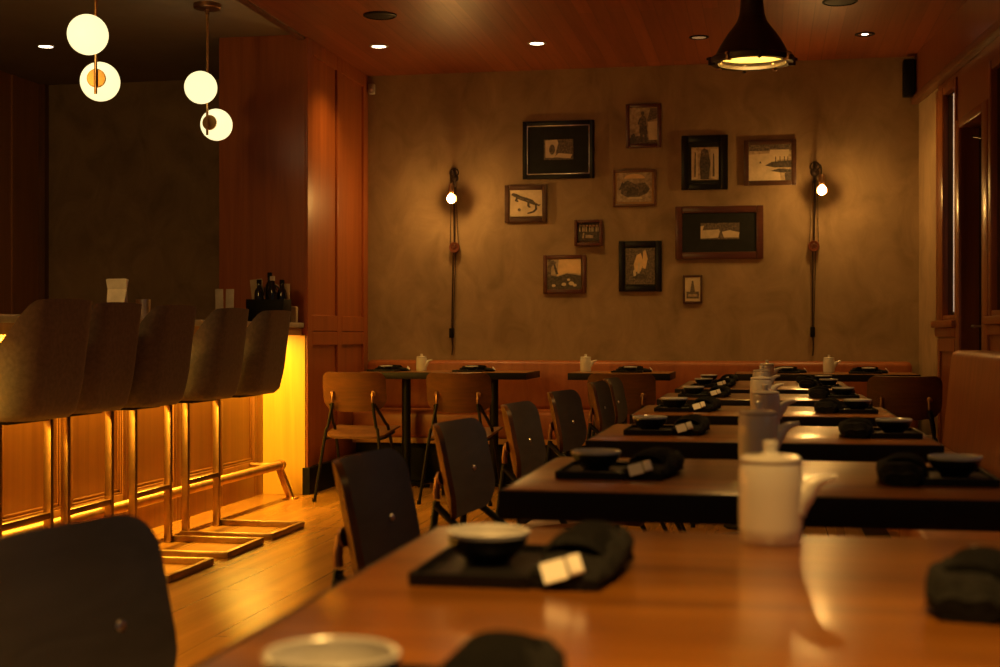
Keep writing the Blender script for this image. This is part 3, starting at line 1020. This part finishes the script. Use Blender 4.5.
# ------------------------------------------------------------------ ceiling fittings
def downlight(label, x, y, zc, on):
    t = thing('downlight', label, 'downlight', (x, y, zc), 0, 'recessed ceiling downlights')
    b = bmesh.new(); lathe(b, [(.062, 0), (.062, -.004), (.050, -.007), (.044, -.003), (.044, .0)], 32, cap0=False, cap1=False)
    obj('trim_ring', b, M['grey_plastic'] if on == 1 else M['black'], t)
    rl = .020 if on == 2 else .044
    b = bmesh.new(); lathe(b, [(0, -.0035), (rl, -.0035), (rl, -.0015), (0, -.0015)], 32)
    obj('lens', b, M['downlight'] if on else M['downlight_dim'], t)
def ray(px, py, z):
    d_ = 1400 * (z - .995) / (336 - py)
    rho = (px - 500) / 1400
    return d_ * (rho * .9823 - .1874), d_ * (rho * .1874 + .9823)
for px, py, z, on, lb in ((46, 46, CZ + .02, 1, 'bright round ceiling downlight left of the globe lamps'),
                      (379, 46, CZ, 1, 'bright round ceiling downlight beside the pillar and back wall'),
                      (537, 43, CZ, 1, 'bright round ceiling downlight above the black framed picture'),
                      (699, 37, CZ, 0, 'dark round ceiling downlight just left of the industrial pendant'),
                      (865, 34, CZ, 2, 'small round ceiling downlight near the right wall')):
    x, y = ray(px, py, z)
    downlight(lb, x, y, z, on)
for px, py, lb in ((380, 15, 'round black ceiling speaker in wooden ceiling left of centre'), (840, 1, 'round black ceiling speaker in wooden ceiling at top right')):
    x, y = ray(px, py, CZ)
    t = thing('ceiling_speaker', lb, 'speaker', (x, y, CZ), 0, 'ceiling speakers')
    b = bmesh.new(); lathe(b, [(.098, 0), (.098, -.006), (.088, -.010), (.084, -.006), (.084, 0)], 36, cap0=False, cap1=False)
    obj('bezel', b, M['black'], t)
    b = bmesh.new(); lathe(b, [(0, -.009), (.060, -.008), (.084, -.005), (.084, -.002), (0, -.002)], 36)
    obj('grille', b, M['black'], t)
t = thing('wall_speaker', 'black box speaker high in the right back corner', 'speaker', (.928, YB, 2.59))
bm = bmesh.new(); box(bm, -.038, .038, -.12, -.03, 0, .245, .008)
obj('cabinet', bm, M['black'], t)
bm = bmesh.new(); box(bm, -.032, .032, -.126, -.119, .008, .237, .002)
obj('grille', bm, M['black_metal'], t)
bm = bmesh.new(); box(bm, -.02, .02, -.03, 0, .09, .15, .004)
obj('bracket', bm, M['black_metal'], t)

# ------------------------------------------------------------------ back wall: sensor, pictures, sconces
def on_wall(px, py, Y):
    rho = (px - 500) / 1400
    d_ = Y / (.9823 + .1874 * rho)
    return d_ * (rho * .9823 - .1874), .995 + (336 - py) * d_ / 1400
x, z = on_wall(370, 90, YB)
t = thing('motion_sensor', 'small pale motion sensor high on back wall beside the pillar', 'sensor', (x + .02, YB + .002, z - .035))
bm = bmesh.new(); box(bm, -.022, .022, -.04, 0, 0, .075, .008)
obj('housing', bm, M['grey_plastic'], t)
bm = bmesh.new(); lathe(bm, [(0, .008), (.009, .005), (.013, 0)], 16, M=T(0, -.039, .028) @ R(PI / 2, 'X'), cap1=True)
obj('lens', bm, M['paper'], t)

SEP_L = plain('sepia_pale', (0.56, 0.45, 0.29), 0.6)
SEP_M = noise_mat('sepia_mid', (0.25, 0.18, 0.105), (0.50, 0.39, 0.25), (45, 45, 45), 6, 0.6)
SEP_D = noise_mat('sepia_dark', (0.03, 0.024, 0.018), (0.11, 0.085, 0.06), (95, 95, 95), 5, 0.6)
SEP_G = noise_mat('sepia_shadow', (0.045, 0.035, 0.025), (0.20, 0.15, 0.10), (75, 75, 75), 5, 0.6)
MAT_D = plain('dark_mount', (0.016, 0.017, 0.014), 0.7, spec=.2)
MAT_T = plain('tan_mount', (0.36, 0.20, 0.075), 0.7)
FR_BLK = plain('black_frame', (0.005, 0.0045, 0.004), 0.35, spec=.3)
FR_BRN = wood('brown_frame', (0.045, 0.019, 0.009), (0.085, 0.036, 0.016), 'x', 1, 0.35, 0.02)
FR_RED = wood('red_brown_frame', (0.062, 0.020, 0.010), (0.11, 0.034, 0.017), 'x', 1, 0.3, 0.02)
FR_TAN = wood('tan_frame', (0.09, 0.033, 0.011), (0.16, 0.065, 0.02), 'x', 1, 0.35, 0.02)
GLOW = plain('flame_tint', (0.68, 0.46, 0.22), 0.6)
PALS = [SEP_L, SEP_M, SEP_D, SEP_G, GLOW, MAT_D]

def ell(cx, cz, rx, rz, n=20, a0=0, a1=2 * PI):
    return [(cx + rx * math.cos(a0 + (a1 - a0) * i / n), cz + rz * math.sin(a0 + (a1 - a0) * i / n)) for i in range(n if a1 - a0 >= 2 * PI - .01 else n + 1)]

def picture(label, x0, y0, x1, y1, fw, frame_m, mount_m, photo, draw, bg=1, depth=.020, liner=None):
    """pixel box of the frame on the back wall; photo = inner photo box in 0..1 of the frame"""
    xa, zb = on_wall(x0, y1, YB); xb, _ = on_wall(x1, y1, YB)
    _, zt = on_wall((x0 + x1) / 2, y0, YB); _, zb = on_wall((x0 + x1) / 2, y1, YB)
    w_, h_ = xb - xa, zt - zb
    f = fw * w_ / (x1 - x0)
    p = thing('framed_picture', label, 'picture', ((xa + xb) / 2, YB, zb), 0, 'framed pictures on the back wall')
    b = bmesh.new()
    W2 = w_ / 2
    box(b, -W2, -W2 + f, -depth, 0, 0, h_, .004); box(b, W2 - f, W2, -depth, 0, 0, h_, .004)
    box(b, -W2 + f, W2 - f, -depth, 0, h_ - f, h_, .004); box(b, -W2 + f, W2 - f, -depth, 0, 0, f, .004)
    obj('frame', b, frame_m, p)
    if liner:
        b = bmesh.new(); q = .006
        iw, ih0, ih1 = W2 - f, f, h_ - f
        for a in ((-iw, iw, ih0, ih0 + q), (-iw, iw, ih1 - q, ih1), (-iw, -iw + q, ih0, ih1), (iw - q, iw, ih0, ih1)):
            box(b, a[0], a[1], -depth + .002, -.014, a[2], a[3], .002)
        obj('liner', b, liner, p)
    if mount_m:
        b = bmesh.new(); box(b, -W2 + f, W2 - f, -.012, -.004, f, h_ - f)
        obj('mount', b, mount_m, p, smooth=False)
    u0, v0, u1, v1 = photo
    pw, ph = (u1 - u0) * w_, (v1 - v0) * h_
    cx, cz = (-.5 + (u0 + u1) / 2) * w_, (v0 + v1) / 2 * h_
    b = bmesh.new()
    box(b, cx - pw / 2, cx + pw / 2, -.0145, -.0085, cz - ph / 2, cz + ph / 2, mi=bg)
    lay = [0]
    def P(pts, mi):
        lay[0] += 1
        poly(b, [(cx + (u - .5) * pw, cz + (v - .5) * ph) for u, v in pts], -.0145 - .0003 * lay[0], mi)
    draw(P)
    obj('photograph', b, PALS, p, smooth=False)
    return p

def d_small(P):
    P([(.05, .1), (.05, .95), (.45, .98), (.55, .6), (.35, .1)], 0); P([(.4, .3), (.5, .85), (.95, .8), (.92, .35)], 3); P([(.35, .12), (.9, .05), (.97, .25), (.5, .32)], 0); P(ell(.28, .5, .1, .25), 3)
def d_person(P):
    P([(0, 0), (0, .16), (.3, .22), (1, .12), (1, 0)], 3); P([(.62, .62), (.75, .98), (1, .98), (1, .7)], 3); P([(.68, .1), (.66, .6), (1, .62), (1, .1)], 0)
    P(ell(.47, .84, .06, .06), 2); P([(.36, .5), (.38, .72), (.45, .78), (.52, .78), (.60, .70), (.61, .5)], 3); P([(.36, .3), (.36, .5), (.62, .5), (.64, .28), (.5, .25)], 2)
    P([(.39, .05), (.38, .32), (.48, .32), (.47, .05)], 2); P([(.54, .05), (.52, .32), (.62, .3), (.62, .05)], 2); P([(.3, .55), (.36, .7), (.40, .68), (.34, .52)], 2); P([(.02, .02), (.06, .25), (.18, .3), (.26, .05)], 2)
def d_group(P):
    P([(.0, .0), (.0, .95), (.22, .9), (.24, .05)], 0); P([(.72, .05), (.7, .95), (1, .95), (1, .0)], 0); P([(.34, .02), (.30, .5), (.36, .9), (.48, .97), (.62, .9), (.70, .5), (.64, .02)], 2)
    P(ell(.44, .82, .07, .08), 3); P(ell(.58, .76, .07, .08), 3); P([(.78, .1), (.8, .8), (.84, .8), (.86, .1)], 3); P([(.1, .1), (.12, .85), (.16, .85), (.16, .1)], 3)
def d_boats(P):
    P([(0, 0), (0, .72), (.5, .75), (.7, .5), (.75, .0)], 0); P([(.0, .82), (.0, 1), (1, 1), (1, .82)], 3); P([(.45, .55), (.5, .85), (.95, .85), (.9, .58)], 0)
    P([(.38, .42), (.55, .52), (1, .55), (1, .36), (.6, .36)], 2); P([(.5, .27), (.7, .33), (1, .3), (1, .2), (.75, .22)], 2); P([(.85, .0), (.84, .2), (1, .2), (1, 0)], 2)
    for u in (.62, .72, .82, .9):
        P([(u, .5), (u, .66), (u + .02, .66), (u + .02, .5)], 2)
    P([(.25, .48), (.27, .55), (.30, .48)], 2)
def d_lizard(P):
    P([(.04, .82), (.10, .90), (.22, .86), (.34, .78), (.55, .70), (.72, .62), (.80, .50), (.76, .42), (.64, .48), (.48, .56), (.30, .64), (.16, .74)], 2)
    P([(.76, .52), (.84, .46), (.86, .26), (.76, .14), (.56, .08), (.54, .13), (.72, .20), (.79, .28), (.78, .42)], 2)
    P([(.20, .72), (.16, .60), (.20, .56), (.28, .55), (.27, .60), (.24, .62), (.27, .70)], 2); P([(.56, .56), (.54, .40), (.60, .32), (.67, .34), (.62, .40), (.62, .54)], 2)
    P([(.80, .52), (.90, .44), (.97, .46), (.92, .38), (.84, .40)], 2); P([(.14, .78), (.4, .68), (.62, .58), (.6, .55), (.36, .64)], 3); P(ell(.3, .25, .05, .06), 3)
def d_vignette(P):
    P(ell(.5, .80, .30, .16, 16, 0, PI), 4); P([(.1, .3), (.15, .62), (.3, .74), (.5, .62), (.8, .66), (.92, .5), (.85, .28), (.6, .16), (.3, .16)], 3)
    P([(.26, .2), (.3, .45), (.45, .52), (.62, .42), (.6, .24)], 2); P([(.05, .4), (.15, .7), (.22, .5)], 2); P([(.7, .3), (.82, .52), (.95, .45), (.86, .3)], 2); P([(.3, .10), (.35, .17), (.7, .17), (.74, .10)], 0)
def d_small2(P):
    P([(.0, .05), (.0, .8), (.35, .95), (.5, .5), (.45, .1)], 0); P([(.05, .55), (.1, .95), (.5, .95), (.45, .6)], 3); P([(.6, .1), (.55, .45), (.75, .55), (1, .4), (.98, .1)], 0); P([(.55, .6), (.62, .95), (1, .95), (1, .55)], 3)
def d_letters(P):
    for k in range(6):
        u = .06 + k * .155
        P([(u, .52), (u, .92), (u + .045, .92), (u + .045, .52)], 0)
        P([(u + .045, .84), (u + .045, .92), (u + .11, .90), (u + .11, .82)], 0)
        if k % 2:
            P([(u + .09, .52), (u + .09, .84), (u + .12, .84), (u + .12, .52)], 0)
    P([(.2, .15), (.24, .45), (.30, .45), (.28, .15)], 1); P([(.36, .16), (.36, .34), (.72, .30), (.72, .14)], 1)
def d_river(P):
    P([(.0, .0), (.0, .5), (.3, .42), (.6, .52), (1, .45), (1, 0)], 2); P([(.3, .45), (.35, 1), (1, 1), (1, .5), (.6, .55)], 4); P([(.0, .4), (.05, .98), (.14, .98), (.12, .4)], 3); P([(.26, .5), (.16, .95), (.2, .95), (.34, .5)], 2)
    P([(.1, .7), (.02, .95), (.3, .9)], 3)
    for u, v, r_ in ((.2, .13, .06), (.5, .17, .07), (.72, .2, .08), (.64, .32, .05), (.82, .14, .06)):
        P(ell(u, v, r_, r_ * .8, 10), 0)
def d_flames(P):
    P([(.28, .3), (.22, .5), (.30, .75), (.40, .60), (.42, .35)], 3); P([(.32, .34), (.28, .55), (.38, .8), (.52, .86), (.62, .6), (.52, .36)], 4); P([(.58, .45), (.60, .9), (.68, .95), (.76, .7), (.68, .42)], 4)
    P([(.28, .22), (.26, .36), (.34, .46), (.36, .24)], 0); P([(.4, .3), (.44, .6), (.5, .58), (.48, .3)], 0); P([(.2, .18), (.45, .28), (.75, .26), (.7, .14)], 2)
def d_monument(P):
    P([(.12, .12), (.12, .4), (.9, .4), (.9, .12)], 3); P([(.35, .38), (.40, .62), (.46, .84), (.54, .84), (.60, .62), (.66, .38)], 3); P([(.2, .2), (.25, .3), (.8, .3), (.8, .2)], 1)

picture('large black frame with silver line and tiny photo in dark mount', 523, 121, 594.5, 179, 4.5, FR_BLK, MAT_D, (.30, .33, .71, .68), d_small, bg=3, liner=M['steel'])
picture('brown framed photograph of a standing person, topmost on the wall', 626, 104, 661.5, 148, 4, FR_RED, None, (.10, .09, .90, .91), d_person, bg=1)
picture('thick black frame with pale photograph of dark standing shapes', 681.5, 135.5, 728, 190, 7, FR_BLK, MAT_D, (.22, .18, .80, .78), d_group, bg=1)
picture('brown framed photograph of boats, rightmost on the wall beside the sconce', 744, 140, 796.5, 185.5, 5, FR_BRN, None, (.09, .10, .91, .90), d_boats, bg=1)
picture('dark framed picture of a lizard, leftmost on the wall', 505, 185, 547.5, 222.5, 5, FR_BRN, None, (.12, .16, .88, .86), d_lizard, bg=0)
picture('thin brown frame with landscape under pale rounded sky', 613, 170, 656.5, 206.5, 2.5, FR_TAN, MAT_T, (.10, .12, .90, .92), d_vignette, bg=1)
picture('wide brown frame with dark mount and long tiny photo', 675.5, 206, 763.5, 259, 7, FR_RED, MAT_D, (.29, .37, .73, .68), d_small2, bg=3)
picture('smallest red brown box sign with two rows of worn lettering', 575, 220, 603, 246, 3, FR_RED, None, (.12, .20, .88, .86), d_letters, bg=2, depth=.045)
picture('brown framed dark river photograph with bright rod on its right side', 543.5, 255, 586.5, 293.5, 4, FR_RED, None, (.09, .10, .88, .90), d_river, bg=1)
picture('thick black frame with glowing flame like photograph, lowest of black frames', 619, 241, 662, 291.5, 6, FR_BLK, MAT_D, (.16, .14, .84, .86), d_flames, bg=3)
picture('tiny dark frame with pale monument card, lowest on the wall', 683, 275, 702.5, 303.5, 2.2, FR_BRN, None, (.09, .07, .91, .93), d_monument, bg=0)

def sconce(label, mpx, mpy, bpx, bpy_, wpx, wpy, cpy, lean):
    x, z = on_wall(mpx, mpy, YB - .02)
    t = thing('wall_sconce', label, 'lamp', (x, YB, z), 0, 'pulley sconces on the back wall')
    b = bmesh.new()
    lathe(b, [(0, .0), (.030, .0), (.030, .012), (.022, .02), (0, .024)], 20, M=R(PI / 2, 'X'))
    box(b, -.012, .012, -.014, 0, -.075, .075, .004)
    for s in (-1, 1):
        tube(b, smooth_path([(0, -.01, .07), (s * .022, -.012, .058), (s * .03, -.012, .03), (s * .012, -.012, .015)], 4), .005, 8)
    obj('wall_plate', b, M['iron'], t)
    bx_, bz = on_wall(bpx, bpy_, YB - .20)
    bx_ -= x; bz -= z
    b = bmesh.new()
    tube(b, smooth_path([(0, -.015, .01), (bx_ * .3, -.10, .035), (bx_ * .8, -.19, .02), (bx_, -.20, bz + .085)], 5), .0065, 10)
    obj('arm', b, M['iron'], t)
    b = bmesh.new()
    lathe(b, [(0, .105), (.012, .105), (.019, .09), (.020, .045), (.016, .036), (0, .036)], 18, M=T(bx_, -.20, bz))
    obj('socket', b, M['copper'], t)
    b = bmesh.new()
    lathe(b, [(.027 * math.sin(PI * i / 16) * (1 if i < 9 else .6 + .4 * math.sin(PI * i / 16)), -.032 * math.cos(PI * i / 16)) for i in range(17)], 24, M=T(bx_, -.20, bz))
    obj('light_bulb', b, M['bulb'], t)
    b = bmesh.new()
    pr = [(.010, .0), (.025, -.006), (.034, -.014), (.037, -.023)]
    lathe(b, pr + [(r_ - .002, z_ - .002) for r_, z_ in reversed(pr)], 24, M=T(bx_, -.155, bz) @ R(PI / 2, 'X') @ R(PI, 'X') @ T(0, 0, 0), cap0=True, cap1=True)
    obj('reflector', b, M['iron'], t)  # added dish behind the bulb, holding its light off the wall
    wx, wz = on_wall(wpx, wpy, YB - .03)
    wx -= x; wz -= z
    _, cz = on_wall(wpx, cpy, YB - .02); cz -= z
    b = bmesh.new()
    tube(b, [(0, -.02, -.07), (wx * .9, -.026, wz + .03)], .0065, 8); tube(b, [(.016, -.03, -.06), (wx + .03, -.035, wz)], .0025, 6)
    tube(b, [(-.016, -.03, -.06), (wx - .03, -.035, wz)], .0025, 6)
    obj('rod', b, M['iron'], t)
    b = bmesh.new()
    Mw = T(wx, -.03, wz) @ R(PI / 2, 'X')
    lathe(b, [(.020, -.012), (.036, -.014), (.038, -.010), (.030, -.003), (.030, .003), (.038, .010), (.036, .014), (.020, .012), (.020, -.012)], 28, M=Mw, cap0=False, cap1=False)
    for k in range(3):
        box(b, -.022, .022, -.004, .004, -.004, .004, 0, M=Mw @ R(k * PI / 3, 'Z'))
    lathe(b, [(0, -.016), (.009, -.016), (.009, .018), (0, .02)], 12, M=Mw)
    obj('pulley', b, M['red_metal'], t)
    b = bmesh.new()
    tube(b, [(wx - .008, -.03, wz - .03), (lean * .5, -.022, cz + .02)], .0055, 8)
    tube(b, [(wx + .012, -.03, wz - .03), (lean * .5 + .008, -.022, cz + .02)], .003, 6)
    tube(b, smooth_path([(lean * .5, -.022, cz - .02), (lean * .5 + .006, -.02, cz - .10), (lean * .5, -.02, .86 - z)], 4), .005, 8)
    obj('cord', b, M['iron'], t)
    b = bmesh.new(); box(b, lean * .5 - .016, lean * .5 + .016, -.045, -.008, cz - .035, cz + .035, .006)
    obj('switch', b, M['black'], t)
    return t
M['red_metal'] = plain('oxide_red_metal', (0.16, 0.045, 0.02), 0.35, metal=0.5)
sconce('pulley wall sconce with bare bulb, left of the pictures', 454, 178, 451.3, 198.5, 454.5, 247.5, 333, -.03)
sconce('pulley wall sconce with bare bulb, right of the pictures', 815, 172, 822, 190, 814, 246, 332, -.03)

# ------------------------------------------------------------------ lights
def light(kind, name, loc, energy, color, **k):
    l = bpy.data.lights.new(name, kind)
    l.energy = energy
    l.color = color
    for a, v in k.items():
        setattr(l, a, v)
    o = bpy.data.objects.new(name, l)
    o.location = loc
    COL.objects.link(o)
    return o
WARM = (1.0, 0.50, 0.075)
WARM2 = (1.0, 0.54, 0.12)
# LED strip below the counter
light('AREA', 'counter_strip_light', (BX + .05, 8.385 - 3.45, 1.012), 185, (1.0, 0.52, 0.04), shape='RECTANGLE', size=.03, size_y=6.7)
for px, py, z, e in ((46, 46, CZ + .02, 8), (379, 46, CZ, 58), (537, 43, CZ, 46), (699, 37, CZ, 22), (865, 34, CZ, 36)):
    x, y = ray(px, py, z)
    light('SPOT', 'downlight_lamp', (x, y, z - .015), e, WARM2, spot_size=math.radians(118), spot_blend=1.0, shadow_soft_size=.04)
# the bell pendant in view and two unseen ones assumed nearer in its row
light('SPOT', 'pendant_lamp', (px_, py_, pz_ - .03), 14, WARM, spot_size=math.radians(140), spot_blend=.5, shadow_soft_size=.10)
for y, e, a in ((4.1, 42, 130), (1.0, 150, 64), (1.15, 11, 150)):  # last is a wide weak spot added to lift pots and chairs
    light('SPOT', 'pendant_lamp', (-.07, y, 2.34), e, (1.0, 0.54, 0.13), spot_size=math.radians(a), spot_blend=.8, shadow_soft_size=.10)
# unseen lights added in line with the bar globes, brightening the left side
for y in (4.45, 2.9):
    light('POINT', 'bar_fill_light', (-3.05, y, 2.28), 30, WARM2, shadow_soft_size=.14)
# dusk daylight through the two windows beside the tables
for u in (5.6, 8.6):
    o = light('AREA', 'window_daylight', (1.0 + .0844 * u - .05, YB - .9964 * u, 1.78), .75, (0.95, 0.93, 0.90), shape='RECTANGLE', size=1.9, size_y=1.25)
    o.rotation_euler = (PI / 2, 0, PI / 2 + .0845)

# dim dusk daylight from the open side behind the camera
w = bpy.data.worlds.new('dusk')
w.use_nodes = True
bg = w.node_tree.nodes['Background']
bg.inputs['Color'].default_value = (1.0, 0.87, 0.70, 1)
bg.inputs['Strength'].default_value = 0.06
sc.world = w

# ------------------------------------------------------------------ camera
cam = bpy.data.cameras.new('camera')
cam.sensor_width = 36
cam.lens = 50.4
cam.shift_y = 0.0025
cam.clip_start = 0.02
cam.dof.use_dof = True
cam.dof.focus_distance = 6.6
cam.dof.aperture_fstop = 5.6
co = bpy.data.objects.new('camera', cam)
co.location = (0, 0, .995)
co.rotation_euler = (PI / 2, 0, math.atan(267 / 1400))
COL.objects.link(co)
sc.camera = co

vs = sc.view_settings
vs.view_transform = 'Standard'
vs.look = 'None'
vs.gamma = 1.0
vs.exposure = 0.0
vs.use_curve_mapping = False
try:
    sc.cycles.use_denoising = True
    sc.cycles.max_bounces = 8
    sc.cycles.sample_clamp_indirect = 4.0
except Exception:
    pass
